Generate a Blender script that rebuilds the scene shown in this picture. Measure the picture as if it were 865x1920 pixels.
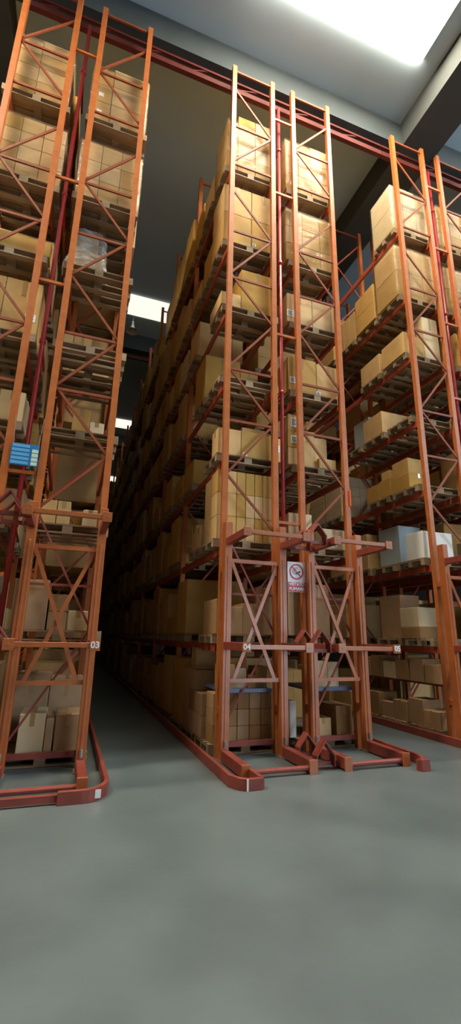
import bpy, bmesh, math, random
from mathutils import Vector, Matrix

for o in list(bpy.data.objects):
    bpy.data.objects.remove(o)
S = bpy.context.scene
COL = S.collection
PI = math.pi

# ------------------------------------------------------------------ camera
cam = bpy.data.cameras.new('camera')
camo = bpy.data.objects.new('camera', cam)
COL.objects.link(camo)
YAW, PITCH, ROLL = 0.3338860, 0.2698284, 0.0202562
cy, sy, cp, sp = math.cos(YAW), math.sin(YAW), math.cos(PITCH), math.sin(PITCH)
fwd = Vector((sy * cp, cy * cp, sp))
rgt = Vector((cy, -sy, 0))
upv = rgt.cross(fwd)
r2 = rgt * math.cos(ROLL) + upv * math.sin(ROLL)
u2 = -rgt * math.sin(ROLL) + upv * math.cos(ROLL)
mw = Matrix((r2, u2, -fwd)).transposed().to_4x4()
mw.translation = Vector((-2.2910, -6.9435, 1.7146))
camo.matrix_world = mw
cam.sensor_fit = 'VERTICAL'
cam.sensor_height = 36.0
cam.lens = 843.24 * 36.0 / 1920.0
cam.clip_start = 0.05
cam.clip_end = 300
S.camera = camo

# ------------------------------------------------------------------ light and exposure
SKY_STRENGTH = 74.0
WIN_STRENGTH = 25.0
DOOR_STRENGTH = 7.0
S.view_settings.view_transform = 'Standard'
S.view_settings.look = 'None'
S.view_settings.gamma = 1.0
S.view_settings.use_curve_mapping = False
S.view_settings.exposure = 0.0
S.cycles.use_denoising = True
S.cycles.max_bounces = 8
S.cycles.diffuse_bounces = 2
S.cycles.glossy_bounces = 3
S.cycles.transparent_max_bounces = 12
S.cycles.sample_clamp_indirect = 6.0

world = bpy.data.worlds.new('world')
S.world = world
world.use_nodes = True
bg = world.node_tree.nodes['Background']
bg.inputs[0].default_value = (0.62, 0.76, 1.0, 1)
bg.inputs[1].default_value = 0.1

# ------------------------------------------------------------------ materials
def nt(m):
    m.use_nodes = True
    t = m.node_tree
    return t, t.nodes['Principled BSDF']

def mat(name, col, rough=0.6, metal=0.0, var=0.0, noise=0.0, nscale=4.0, dark=None, bump=0.0, bscale=40.0, stretch=None, spec=0.5):
    """painted / plain surface: colour + per-object variation + soft noise mottling + fine bump"""
    m = bpy.data.materials.new(name)
    t, b = nt(m)
    N, L = t.nodes, t.links
    b.inputs['Roughness'].default_value = rough
    b.inputs['Metallic'].default_value = metal
    b.inputs['Specular IOR Level'].default_value = spec
    rgb = N.new('ShaderNodeRGB')
    rgb.outputs[0].default_value = (*col, 1)
    out = rgb.outputs[0]
    tc = N.new('ShaderNodeTexCoord')
    vec = tc.outputs['Object']
    if stretch:
        mp = N.new('ShaderNodeMapping')
        mp.inputs['Scale'].default_value = stretch
        L.new(vec, mp.inputs[0])
        vec = mp.outputs[0]
    if noise > 0:
        nz = N.new('ShaderNodeTexNoise')
        nz.inputs['Scale'].default_value = nscale
        nz.inputs['Detail'].default_value = 5
        L.new(vec, nz.inputs['Vector'])
        rp = N.new('ShaderNodeMapRange')
        rp.inputs[1].default_value = 0.38
        rp.inputs[2].default_value = 0.66
        rp.inputs[3].default_value = 0
        rp.inputs[4].default_value = noise
        L.new(nz.outputs[0], rp.inputs[0])
        mx = N.new('ShaderNodeMix')
        mx.data_type = 'RGBA'
        L.new(rp.outputs[0], mx.inputs[0])
        L.new(out, mx.inputs[6])
        mx.inputs[7].default_value = (*(dark or [c * 0.45 for c in col]), 1)
        out = mx.outputs[2]
    if var > 0:
        oi = N.new('ShaderNodeObjectInfo')
        mr = N.new('ShaderNodeMapRange')
        mr.inputs[3].default_value = 1 - var
        mr.inputs[4].default_value = 1 + var
        L.new(oi.outputs['Random'], mr.inputs[0])
        hs = N.new('ShaderNodeHueSaturation')
        L.new(out, hs.inputs['Color'])
        L.new(mr.outputs[0], hs.inputs['Value'])
        ms = N.new('ShaderNodeMapRange')
        ms.inputs[3].default_value = 1.08
        ms.inputs[4].default_value = 0.82
        L.new(oi.outputs['Random'], ms.inputs[0])
        L.new(ms.outputs[0], hs.inputs['Saturation'])
        out = hs.outputs[0]
    L.new(out, b.inputs['Base Color'])
    if bump > 0:
        n2 = N.new('ShaderNodeTexNoise')
        n2.inputs['Scale'].default_value = bscale
        n2.inputs['Detail'].default_value = 4
        L.new(vec, n2.inputs['Vector'])
        bp = N.new('ShaderNodeBump')
        bp.inputs['Strength'].default_value = bump
        bp.inputs['Distance'].default_value = 0.02
        L.new(n2.outputs[0], bp.inputs['Height'])
        L.new(bp.outputs[0], b.inputs['Normal'])
    return m

ORANGE = mat('orange_paint', (0.45, 0.125, 0.028), 0.45, noise=0.35, nscale=9, dark=(0.28, 0.06, 0.016), spec=0.3)
STATION = mat('station_orange_paint', (0.44, 0.12, 0.03), 0.33, noise=0.35, nscale=9, dark=(0.28, 0.06, 0.018), spec=0.75)
RUST = mat('rust_red_paint', (0.27, 0.05, 0.032), 0.5, noise=0.4, nscale=7, dark=(0.12, 0.025, 0.018))
BEAMM = mat('beam_red_paint', (0.36, 0.062, 0.03), 0.45, noise=0.3, nscale=6)
BRACEM = mat('brace_paint', (0.25, 0.06, 0.02), 0.55, noise=0.35, nscale=9, dark=(0.15, 0.034, 0.014), spec=0.25)
PIPE = mat('sprinkler_red_paint', (0.42, 0.03, 0.035), 0.35)
KRAFT = mat('kraft_card', (0.58, 0.335, 0.10), 0.75, var=0.16, noise=0.18, nscale=5, bump=0.15, bscale=14, spec=0.2)
KRAFT_SHADED = mat('shaded_kraft_card', (0.38, 0.21, 0.085), 0.75, var=0.2, noise=0.2, nscale=5, bump=0.15, bscale=14, spec=0.2)  # kraft card with the shade of the low levels put into its colour
PALE = mat('pale_card', (0.66, 0.50, 0.28), 0.7, var=0.08, noise=0.12, nscale=5, spec=0.2)
WHITEC = mat('white_card', (0.82, 0.80, 0.74), 0.6, noise=0.08)
TAPE = mat('packing_tape', (0.40, 0.245, 0.10), 0.22)
LABELM = mat('paper_label', (0.85, 0.84, 0.80), 0.5)
WOOD = mat('pallet_wood', (0.34, 0.22, 0.11), 0.8, var=0.25, noise=0.5, nscale=3, dark=(0.19, 0.13, 0.075), stretch=(1, 9, 9))
FLOORM = mat('concrete_floor', (0.136, 0.164, 0.167), 0.3, noise=0.75, nscale=0.9, dark=(0.085, 0.104, 0.108), bump=0.05, bscale=18, spec=0.45)
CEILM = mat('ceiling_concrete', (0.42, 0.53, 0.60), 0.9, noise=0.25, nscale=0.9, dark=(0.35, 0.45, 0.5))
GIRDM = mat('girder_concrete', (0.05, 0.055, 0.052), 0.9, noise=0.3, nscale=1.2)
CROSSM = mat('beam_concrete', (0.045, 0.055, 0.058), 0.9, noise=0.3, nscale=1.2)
TIEM = mat('tie_dull_red', (0.10, 0.018, 0.014), 0.6, noise=0.3, nscale=6, spec=0.2)
WALLM = mat('wall_concrete', (0.12, 0.115, 0.11), 0.9, noise=0.25, nscale=0.6)
BLACKM = mat('black_ink', (0.012, 0.012, 0.012), 0.5)
SIGNW = mat('sign_white', (0.82, 0.84, 0.88), 0.4)
SIGNR = mat('sign_red', (0.55, 0.02, 0.03), 0.4)
SMOKE = mat('sign_grey', (0.42, 0.43, 0.47), 0.5)
BLUEM = mat('board_blue', (0.02, 0.17, 0.42), 0.4)
BLUEL = mat('board_light_blue', (0.10, 0.36, 0.62), 0.4)
PALEG = mat('board_pale_green', (0.50, 0.66, 0.52), 0.5)
BLUEP = mat('blue_steel', (0.10, 0.14, 0.30), 0.35)
GREYM = mat('grey_steel', (0.35, 0.36, 0.36), 0.4, metal=0.6)
LAMPM = mat('lamp_enamel', (0.72, 0.70, 0.62), 0.35)
ORANGE_GLOSS = mat('orange_gloss_paint', (0.9, 0.10, 0.02), 0.2)
DIGIT = mat('plate_digits', (0.86, 0.84, 0.82), 0.5)
GREYBOX = mat('grey_blue_card', (0.42, 0.50, 0.52), 0.6)

def film_mat(name, milky, tint, rough=0.14, bstr=0.8, gloss=0.35):
    """clear plastic film: sees through it, mirrors by Fresnel on crinkles, a little milky"""
    m = bpy.data.materials.new(name)
    t, b = nt(m)
    N, L = t.nodes, t.links
    tc = N.new('ShaderNodeTexCoord')
    mp = N.new('ShaderNodeMapping')
    mp.inputs['Scale'].default_value = (1.3, 1.3, 4)
    mp.inputs['Rotation'].default_value = (0, 0.35, 0)
    L.new(tc.outputs['Object'], mp.inputs[0])
    nz = N.new('ShaderNodeTexNoise')
    nz.inputs['Scale'].default_value = 2.6
    nz.inputs['Detail'].default_value = 4
    L.new(mp.outputs[0], nz.inputs['Vector'])
    bp = N.new('ShaderNodeBump')
    bp.inputs['Strength'].default_value = bstr
    bp.inputs['Distance'].default_value = 0.05
    L.new(nz.outputs[0], bp.inputs['Height'])
    b.inputs['Base Color'].default_value = (*tint, 1)
    b.inputs['Roughness'].default_value = 0.6
    L.new(bp.outputs[0], b.inputs['Normal'])
    tr = N.new('ShaderNodeBsdfTransparent')
    m1 = N.new('ShaderNodeMixShader')
    mr = N.new('ShaderNodeMapRange')
    mr.inputs[1].default_value = 0.35
    mr.inputs[2].default_value = 0.7
    mr.inputs[3].default_value = milky * 0.3
    mr.inputs[4].default_value = milky * 1.7
    L.new(nz.outputs[0], mr.inputs[0])
    L.new(mr.outputs[0], m1.inputs[0])
    L.new(tr.outputs[0], m1.inputs[1])
    L.new(b.outputs[0], m1.inputs[2])
    gl = N.new('ShaderNodeBsdfGlossy')
    gl.inputs['Roughness'].default_value = rough
    L.new(bp.outputs[0], gl.inputs['Normal'])
    fr = N.new('ShaderNodeFresnel')
    fr.inputs['IOR'].default_value = 1.5
    m2 = N.new('ShaderNodeMixShader')
    fm = N.new('ShaderNodeMath')
    fm.operation = 'MULTIPLY'
    fm.inputs[1].default_value = gloss
    L.new(fr.outputs[0], fm.inputs[0])
    L.new(fm.outputs[0], m2.inputs[0])
    L.new(m1.outputs[0], m2.inputs[1])
    L.new(gl.outputs[0], m2.inputs[2])
    L.new(m2.outputs[0], N['Material Output'].inputs[0])
    return m

FILM = film_mat('stretch_film', 0.06, (0.80, 0.74, 0.52))
BAGM = film_mat('plastic_cover', 0.30, (0.80, 0.82, 0.80), 0.12)

def glow(name, col, strength):
    m = bpy.data.materials.new(name)
    t, b = nt(m)
    em = t.nodes.new('ShaderNodeEmission')
    em.inputs[0].default_value = (*col, 1)
    em.inputs[1].default_value = strength
    t.links.new(em.outputs[0], t.nodes['Material Output'].inputs[0])
    return m
SKYM = glow('skylight_glazing', (1.0, 0.91, 0.72), SKY_STRENGTH)       # glazing over the cross aisle
WINM = glow('window_daylight', (0.72, 0.87, 1.0), WIN_STRENGTH)
DOORM = glow('door_daylight', (0.72, 0.86, 1.0), DOOR_STRENGTH)
SKYL = glow('added_left_roof_light', (1.0, 0.91, 0.70), 150.0)  # unseen roof light, added to brighten the racks on the left
SKYR = glow('added_right_roof_light', (1.0, 0.95, 0.82), 18.0)  # unseen roof light, added to brighten the ceiling on the right
SKYD = glow('dim_skylight_glazing', (1.0, 0.95, 0.80), 1.1)          # roof lights further in, set weak to keep the aisle dark

# ------------------------------------------------------------------ mesh helpers
class MB:
    def __init__(self):
        self.bm = bmesh.new()
    def box(self, x0, x1, y0, y1, z0, z1):
        m = Matrix.Translation(((x0 + x1) / 2, (y0 + y1) / 2, (z0 + z1) / 2)) @ Matrix.Diagonal((x1 - x0, y1 - y0, z1 - z0, 1))
        bmesh.ops.create_cube(self.bm, size=1, matrix=m)
        return self
    def bar(self, p, q, w, h, up=(0, 1, 0)):
        """box of section w x h from p to q; h is measured along `up`"""
        p, q = Vector(p), Vector(q)
        d = (q - p)
        n = d.normalized()
        u = Vector(up)
        u = (u - n * u.dot(n)).normalized()
        s = n.cross(u)
        m = Matrix((n * d.length, s * w, u * h)).transposed().to_4x4()
        m.translation = (p + q) / 2
        bmesh.ops.create_cube(self.bm, size=1, matrix=m)
        return self
    def tube(self, p, q, r, seg=12, r2=None):
        p, q = Vector(p), Vector(q)
        d = q - p
        m = Matrix.Translation((p + q) / 2) @ d.to_track_quat('Z', 'Y').to_matrix().to_4x4()
        bmesh.ops.create_cone(self.bm, cap_ends=True, segments=seg, radius1=r, radius2=r if r2 is None else r2, depth=d.length, matrix=m)
        return self
    def strip(self, pts, h0, h1, th):
        """vertical plate following a plan polyline"""
        n = len(pts)
        cols = []
        for i, p in enumerate(pts):
            a = Vector(pts[max(i - 1, 0)]); c = Vector(pts[min(i + 1, n - 1)])
            d = (c - a).normalized()
            nn = Vector((-d.y, d.x)) * th / 2
            P = Vector(p)
            cols.append([self.bm.verts.new((*(P + s * nn), z)) for s, z in ((1, h0), (-1, h0), (-1, h1), (1, h1))])
        for a, c in zip(cols, cols[1:]):
            for k in range(4):
                self.bm.faces.new((a[k], a[(k + 1) % 4], c[(k + 1) % 4], c[k]))
        self.bm.faces.new(cols[0][::-1])
        self.bm.faces.new(cols[-1])
        bmesh.ops.recalc_face_normals(self.bm, faces=self.bm.faces)
        return self
    def poly(self, pts, y0, y1):
        """prism: outline of (x, z) points run from y0 to y1"""
        a = [self.bm.verts.new((x, y0, z)) for x, z in pts]
        c = [self.bm.verts.new((x, y1, z)) for x, z in pts]
        n = len(pts)
        self.bm.faces.new(a); self.bm.faces.new(c[::-1])
        for i in range(n):
            self.bm.faces.new((a[i], c[i], c[(i + 1) % n], a[(i + 1) % n]))
        bmesh.ops.recalc_face_normals(self.bm, faces=self.bm.faces)
        return self
    def mesh(self, name, m, bevel=0.0, smooth=False):
        if bevel > 0:
            bmesh.ops.bevel(self.bm, geom=list(self.bm.edges), offset=bevel, segments=1, affect='EDGES', profile=0.5)
        me = bpy.data.meshes.new(name)
        self.bm.to_mesh(me)
        self.bm.free()
        me.materials.append(m)
        if smooth:
            for p in me.polygons:
                p.use_smooth = True
        return me
    def build(self, name, m, parent=None, bevel=0.0, smooth=False):
        return link(name, self.mesh(name, m, bevel, smooth), parent)

def link(name, data, parent=None, loc=None):
    o = bpy.data.objects.new(name, data)
    COL.objects.link(o)
    if parent is not None:
        o.parent = parent
    if loc is not None:
        o.location = loc
    return o

def tag(o, label, cat, group=None, kind=None):
    if label: o['label'] = label
    if cat: o['category'] = cat
    if group: o['group'] = group
    if kind: o['kind'] = kind
    return o

def empty(name, loc, label, cat, group=None):
    o = link(name, None, None, loc)
    o.empty_display_size = 0.1
    return tag(o, label, cat, group)

def struct(o):
    o['kind'] = 'structure'
    return o

def text(body, size, m, parent, loc, name, rot=(PI / 2, 0, 0), bold=0.0, ext=0.0015, sx=1.0):
    c = bpy.data.curves.new(name, 'FONT')
    c.body = body
    c.size = size
    c.align_x = 'CENTER'
    c.align_y = 'CENTER'
    c.extrude = ext
    c.offset = bold
    c.materials.append(m)
    tmp = bpy.data.objects.new(name, c)
    COL.objects.link(tmp)
    me = bpy.data.meshes.new_from_object(tmp.evaluated_get(bpy.context.evaluated_depsgraph_get()))
    bpy.data.objects.remove(tmp)
    o = link(name, me, parent, loc)
    o.rotation_euler = rot
    o.scale = (sx, 1, 1)
    return o

# ------------------------------------------------------------------ dimensions
LV = [0.15, 1.75, 3.30, 4.85, 6.42, 8.00, 9.57, 11.55]     # load levels, metres (top of pallet)
PH = 0.144                                                  # pallet height
W = 0.95                                                    # frame depth
BAY = 2.83
HT = 14.45                                                  # frame height
X02, X03, X04, X05, X06, X07 = -4.35, -2.90, 0.0, 1.48, 4.38, 5.86
LEVEL = ['floor', 'first shelf', 'second shelf', 'third shelf', 'fourth shelf', 'fifth shelf', 'sixth shelf', 'top shelf']
RACK = {2: 'rack behind blue board', 3: 'rack 03', 4: 'rack 04', 5: 'rack 05', 6: 'rack facing 05', 7: 'rack backing that facing 05'}
RX = {2: X02, 3: X03, 4: X04, 5: X05, 6: X06, 7: X07}
ORD = ['first', 'second', 'third', 'fourth', 'fifth', 'sixth', 'seventh', 'eighth', 'ninth', 'tenth', 'eleventh', 'twelfth']
CEIL = 15.5

# ------------------------------------------------------------------ the building
XL, XR, YF, YB = -16.3, 16.5, -18.0, 52.0
struct(MB().box(XL, XR, YF, YB, -0.3, 0).build('floor', FLOORM))
# girders run along the aisles, downstand beams across them; roof-light strips between
GX = [(-16.3, -15.2), (-5.6, -4.55 - 0.4), (4.95, 6.0), (15.4, 16.5)]
GX = [(-16.3, -15.25), (-5.95, -4.9), (4.95, 6.0), (15.45, 16.5)]
for a, c in GX:
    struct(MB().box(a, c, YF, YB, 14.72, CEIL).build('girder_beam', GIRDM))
CB = [0.22 + 11.8 * k for k in range(0, 5)]
bays_x = [(-15.25, -5.95), (-4.9, 4.95), (6.0, 15.45)]
for yb in CB:
    for a, c in bays_x:
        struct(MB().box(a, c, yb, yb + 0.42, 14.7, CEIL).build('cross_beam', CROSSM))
# ceiling slab as one sheet with holes for the roof lights (frame of slabs)
sky_y = [(-2.4 + 11.8 * k, -1.2 + 11.8 * k) for k in range(-1, 5)]
sky_y = [(y0 if k <= 1 else y0, y1) for k, (y0, y1) in enumerate(sky_y)]
def lights_at(y1):
    return [(-10.4, -6.0), (-0.13, 4.45), (6.5, 10.6)] if abs(y1 + 1.2) < 0.1 else [(-1.5, 4.45)]  # front row: both outer strips are added for their light
mb = MB()
ycur = YF
for y0, y1 in sky_y:
    mb.box(XL, XR, ycur, y0, CEIL, CEIL + 0.25)
    gaps = sorted(lights_at(y1))
    for a, c in zip([XL] + [g[1] for g in gaps], [g[0] for g in gaps] + [XR]):
        mb.box(a, c, y0, y1, CEIL, CEIL + 0.25)
    ycur = y1
mb.box(XL, XR, ycur, YB, CEIL, CEIL + 0.25)
struct(mb.build('ceiling', CEILM))
n = 0
for y0, y1 in sky_y:
    for a, c in lights_at(y1):
        n += 1
        m_ = MB()
        pr = [(y0, CEIL + 0.05), (y0, CEIL - 0.08), (y1, CEIL - 0.08), (y1, CEIL + 0.05)]      # glazing dropped a hand below the slab so its sides light the ceiling
        vs = [[m_.bm.verts.new((x, py, pz)) for py, pz in pr] for x in (a, c)]
        for i in range(len(pr)):
            j = (i + 1) % len(pr)
            m_.bm.faces.new((vs[0][i], vs[0][j], vs[1][j], vs[1][i]))
        ends = [m_.bm.faces.new(vs[0]), m_.bm.faces.new(vs[1][::-1])]
        for f in ends: f.material_index = 1
        bmesh.ops.recalc_face_normals(m_.bm, faces=m_.bm.faces)
        o = m_.build('window_%d' % n, (SKYL if a < -6 else SKYM if a < 6 else SKYR) if abs(y1 + 1.2) < 0.1 else SKYD)
        o.data.materials.append(GREYM)      # opaque end caps
        struct(o)
struct(MB().box(XL - 0.3, XL, YF, YB, 0, CEIL + 0.25).build('wall_left', WALLM))
m_ = MB()                                    # right wall; unseen window inferred from the light, raised to brighten the ceiling
m_.box(XR, XR + 0.3, YF, -17.0, 0, CEIL + 0.25)
m_.box(XR, XR + 0.3, -9.0, YB, 0, CEIL + 0.25)
m_.box(XR, XR + 0.3, -17.0, -9.0, 0, 9.5)
m_.box(XR, XR + 0.3, -17.0, -9.0, 15.0, CEIL + 0.25)
struct(m_.build('wall_right', WALLM))
struct(MB().box(XR + 0.12, XR + 0.15, -17.0, -9.0, 9.5, 15.0).build('window_19', WINM))
struct(MB().box(XL, XR, YB, YB + 0.3, 0, CEIL + 0.25).build('wall_back', WALLM))
m_ = MB()                                    # wall behind the photographer; unseen loading door, its daylight a glowing sheet
m_.box(XL, 5.0, YF - 0.3, YF, 0, CEIL + 0.25)
m_.box(12.0, XR, YF - 0.3, YF, 0, CEIL + 0.25)
m_.box(5.0, 12.0, YF - 0.3, YF, 4.5, CEIL + 0.25)
struct(m_.build('wall_front', WALLM))
struct(MB().box(5.0, 12.0, YF - 0.18, YF - 0.14, 0, 4.5).build('door_1', DOORM))

# ------------------------------------------------------------------ pallets
def pallet_meshes():
    d = MB()
    for k in range(5):
        w = 0.145 if k in (0, 2, 4) else 0.1
        c = -0.4 + 0.0725 + k * (0.8 - 0.145) / 4
        d.box(-0.6, 0.6, c - w / 2, c + w / 2, 0.122, 0.144)
    for c in (-0.5275, 0, 0.5275):
        d.box(c - 0.0725, c + 0.0725, -0.4, 0.4, 0.1, 0.1221)
    sk = MB()
    sk.box(-0.6, 0.6, -0.05, 0.05, 0, 0.022)
    for c in (-0.5275, 0, 0.5275):
        sk.box(c - 0.0725, c + 0.0725, -0.05, 0.05, 0.0219, 0.1001)
    full = MB()
    for k in range(5):
        w = 0.145 if k in (0, 2, 4) else 0.1
        c = -0.4 + 0.0725 + k * (0.8 - 0.145) / 4
        full.box(-0.6, 0.6, c - w / 2, c + w / 2, 0.122, 0.144)
    for c in (-0.5275, 0, 0.5275):
        full.box(c - 0.0725, c + 0.0725, -0.4, 0.4, 0.1, 0.1221)
    for yy in (-0.35, 0, 0.35):
        full.box(-0.6, 0.6, yy - 0.05, yy + 0.05, 0, 0.022)
        for c in (-0.5275, 0, 0.5275):
            full.box(c - 0.0725, c + 0.0725, yy - 0.05, yy + 0.05, 0.0219, 0.1001)
    return d.mesh('deck', WOOD), sk.mesh('skid', WOOD), full.mesh('pallet', WOOD)
DECK, SKID, PALLET = pallet_meshes()

def where(r, L, bay, slot):
    return '%s, %s, %s bay %s slot' % (RACK[r], LEVEL[L], ORD[bay], ('front', 'middle', 'rear')[slot])

def slot_y(bay, slot):
    return bay * BAY + 0.515 + slot * 0.9

rnd = random.Random(7)
def pallet(r, L, bay, slot, empty_=False, detail=True):
    x = RX[r] + W / 2 + rnd.uniform(-0.03, 0.03)
    y = slot_y(bay, slot)
    z = LV[L] - PH
    lab = 'wooden pallet %s %s' % ('without load,' if empty_ else 'under load,', where(r, L, bay, slot))
    g = 'wooden pallets in the racks'
    if detail:
        t = empty('wooden_pallet', (x, y, z), lab, 'pallet', g)
        link('deck', DECK, t)
        for yy in (-0.35, 0, 0.35):
            link('skid', SKID, t, (0, yy, 0))
    else:
        tag(link('wooden_pallet', PALLET, None, (x, y, z)), lab, 'pallet', g)

# ------------------------------------------------------------------ cartons
def carton_mesh(w, d, h, m, name='carton', bevel=0.006):
    b_ = MB()
    b_.box(-w / 2, w / 2, -d / 2, d / 2, 0, h)
    return b_.mesh(name, m, bevel)

def carton(x0, x1, y0, y1, z0, h, label, m=None, lab=None, tape=True, group=None, name='carton', parent=None, ang=0.0, seams=None):
    """one carton: body, strip of tape over top and ends, paper label(s) on the front"""
    w, d = x1 - x0, y1 - y0
    m = m or (KRAFT_SHADED if z0 < 3.0 else KRAFT)  # low cartons take the darker card, shade put into the colour
    loc = ((x0 + x1) / 2, (y0 + y1) / 2, z0)
    if seams:
        me = block_mesh(w, d, h, seams[0], 1, seams[1], m)
    else:
        me = carton_mesh(w, d, h, m)
    if parent is None:
        t = tag(link(name, me, None, loc), label, 'carton', group)
        if ang: t.rotation_euler = (0, 0, ang)
    else:
        t = link(name, me, parent, loc)
    if tape:
        p = MB()
        e = 0.003
        if w > d:      # tape runs along the long side, folding down the two short ends and showing on x faces
            p.strip([(-w / 2 - e, -0.03), (-w / 2 - e, 0.03)], h * 0.72, h + e, 0.003)
            p.strip([(w / 2 + e, -0.03), (w / 2 + e, 0.03)], h * 0.72, h + e, 0.003)
            p.box(-w / 2 - e, w / 2 + e, -0.03, 0.03, h, h + e)
        else:
            p.box(-0.03, 0.03, -d / 2 - e, d / 2 + e, h, h + e)
            p.box(-0.03, 0.03, -d / 2 - e, -d / 2 - 0.0005, h * 0.7, h + e)
            p.box(-0.03, 0.03, d / 2 + 0.0005, d / 2 + e, h * 0.7, h + e)
        p.build('tape', TAPE, t)
    for q in (lab or []):
        lx, lz, lw, lh = q
        o = MB().box(lx * w / 2 - lw / 2, lx * w / 2 + lw / 2, -d / 2 - 0.004, -d / 2 - 0.0008, lz * h - lh / 2, lz * h + lh / 2).build('paper_label', LABELM, t)
        o['label'] = 'white paper label'
        k = MB()
        for i in range(5):
            zz = lz * h + lh * (0.28 - i * 0.14)
            k.box(lx * w / 2 - lw * 0.36, lx * w / 2 + lw * (0.36 - 0.1 * (i % 3)), -d / 2 - 0.0050, -d / 2 - 0.0039, zz - lh * 0.03, zz + lh * 0.03)
        k.build('printing', BLACKM, o)
    return t

def block_mesh(w, d, h, nx, ny, nz, m, name='carton_stack', groove=0.007, seed=0):
    """tight stack of cartons as one connected surface with joints between the boxes"""
    bm = bmesh.new()
    bmesh.ops.create_cube(bm, size=1, matrix=Matrix.Translation((0, 0, h / 2)) @ Matrix.Diagonal((w, d, h, 1)))
    for n_, ax, lo, ln in ((nx, 0, -w / 2, w), (ny, 1, -d / 2, d), (nz, 2, 0, h)):
        for i in range(1, n_):
            no = [0, 0, 0]; no[ax] = 1
            co = [0, 0, 0]; co[ax] = lo + ln * i / n_
            bmesh.ops.bisect_plane(bm, geom=list(bm.verts) + list(bm.edges) + list(bm.faces), plane_co=co, plane_no=no)
    bmesh.ops.inset_individual(bm, faces=list(bm.faces), thickness=groove, depth=groove)
    bmesh.ops.translate(bm, verts=list(bm.verts), vec=(0, 0, groove))
    me = bpy.data.meshes.new(name)
    bm.to_mesh(me)
    bm.free()
    me.materials.append(m)
    return me

def film_mesh(w, d, h, seed):
    r_ = random.Random(seed)
    bm = bmesh.new()
    bmesh.ops.create_cube(bm, size=1, matrix=Matrix.Translation((0, 0, h / 2)) @ Matrix.Diagonal((w, d, h, 1)))
    for n_, ax, lo, ln in ((9, 0, -w / 2, w), (6, 1, -d / 2, d), (9, 2, 0, h)):
        for i in range(1, n_):
            no = [0, 0, 0]; no[ax] = 1
            co = [0, 0, 0]; co[ax] = lo + ln * i / n_
            bmesh.ops.bisect_plane(bm, geom=list(bm.verts) + list(bm.edges) + list(bm.faces), plane_co=co, plane_no=no)
    for v in bm.verts:
        v.co.x += r_.uniform(0, 0.012) * (1 if v.co.x > 0 else -1)
        v.co.y += r_.uniform(0, 0.012) * (1 if v.co.y > 0 else -1)
    me = bpy.data.meshes.new('stretch_film')
    bm.to_mesh(me)
    bm.free()
    me.materials.append(FILM)
    for p in me.polygons:
        p.use_smooth = True
    return me

def wrapped(r, L, y0, y1, cols, nz, desc, film=True, m=None, labels=None):
    """shrink-wrapped load: each carton is a part, the film over them another. cols = list of (x0, x1, height)"""
    xa, xb = cols[0][0], cols[-1][1]
    xc, yc = (xa + xb) / 2, (y0 + y1) / 2
    t = empty('wrapped_carton_load', (xc, yc, LV[L]), '%s, %s of %s' % (desc, LEVEL[L], RACK[r]), 'carton load', 'wrapped carton loads')
    for ci, (x0, x1, h) in enumerate(cols):
        nzz = max(1, round(nz * h / max(c[2] for c in cols)))
        for k in range(nzz):
            me = carton_mesh(x1 - x0 - 0.008, y1 - y0, h / nzz - 0.006, m or KRAFT)
            c = link('carton', me, t, ((x0 + x1) / 2 - xc, 0, k * h / nzz + 0.002))
            if labels and (ci, k) in labels:
                hh = h / nzz
                lb = MB().box(-0.05, 0.05, -(y1 - y0) / 2 - 0.004, -(y1 - y0) / 2 - 0.0008, hh * 0.3, hh * 0.3 + 0.1).build('paper_label', LABELM, c)
                lb['label'] = 'white paper label'
    if film:
        hm = min(c[2] for c in cols)
        link('stretch_film', film_mesh(xb - xa + 0.02, y1 - y0 + 0.02, hm + 0.012, L * 10 + r), t, (0, 0, 0.001))
    return t

# ------------------------------------------------------------------ racks
NODES = [(13.7, 12.65), (11.6, 12.6), (10.75, 9.75), (8.68, 9.72), (8.6, 7.66), (6.56, 7.62), (6.5, 5.52), (4.45, 5.48), (4.4, 3.5)]
HORZ = [14.3, 12.6, 11.5, 9.7, 8.55, 6.5, 5.45]

def post_mesh(name, h, m):
    p = MB()
    p.box(-0.05, 0.05, -0.045, -0.038, 0, h)
    p.box(-0.05, -0.043, -0.0385, 0.05, 0, h)
    p.box(0.043, 0.05, -0.0385, 0.05, 0, h)
    p.box(-0.0435, -0.02, 0.043, 0.05, 0, h)
    p.box(0.02, 0.0435, 0.043, 0.05, 0, h)
    return p.mesh(name, m)
POST = post_mesh('upright_post', HT, ORANGE)
BEAM = MB().box(-0.025, 0.025, 0.05, BAY - 0.05, -0.13, 0).mesh('shelf_beam', BEAMM)
def bracing_mesh():
    p = MB()
    zs = [0.3 + 1.05 * i for i in range(14)]
    for i in range(13):
        a, c = (0.04, W - 0.04) if i % 2 == 0 else (W - 0.04, 0.04)
        p.bar((a, 0, zs[i]), (c, 0, zs[i + 1]), 0.04, 0.025)
    for z in (0.2, 3.6, 6.9, 10.4, 14.3):
        p.bar((0.04, 0.0, z), (W - 0.04, 0.0, z), 0.045, 0.03)
    return p.mesh('frame_bracing', BEAMM)
BRACING = bracing_mesh()

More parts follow.
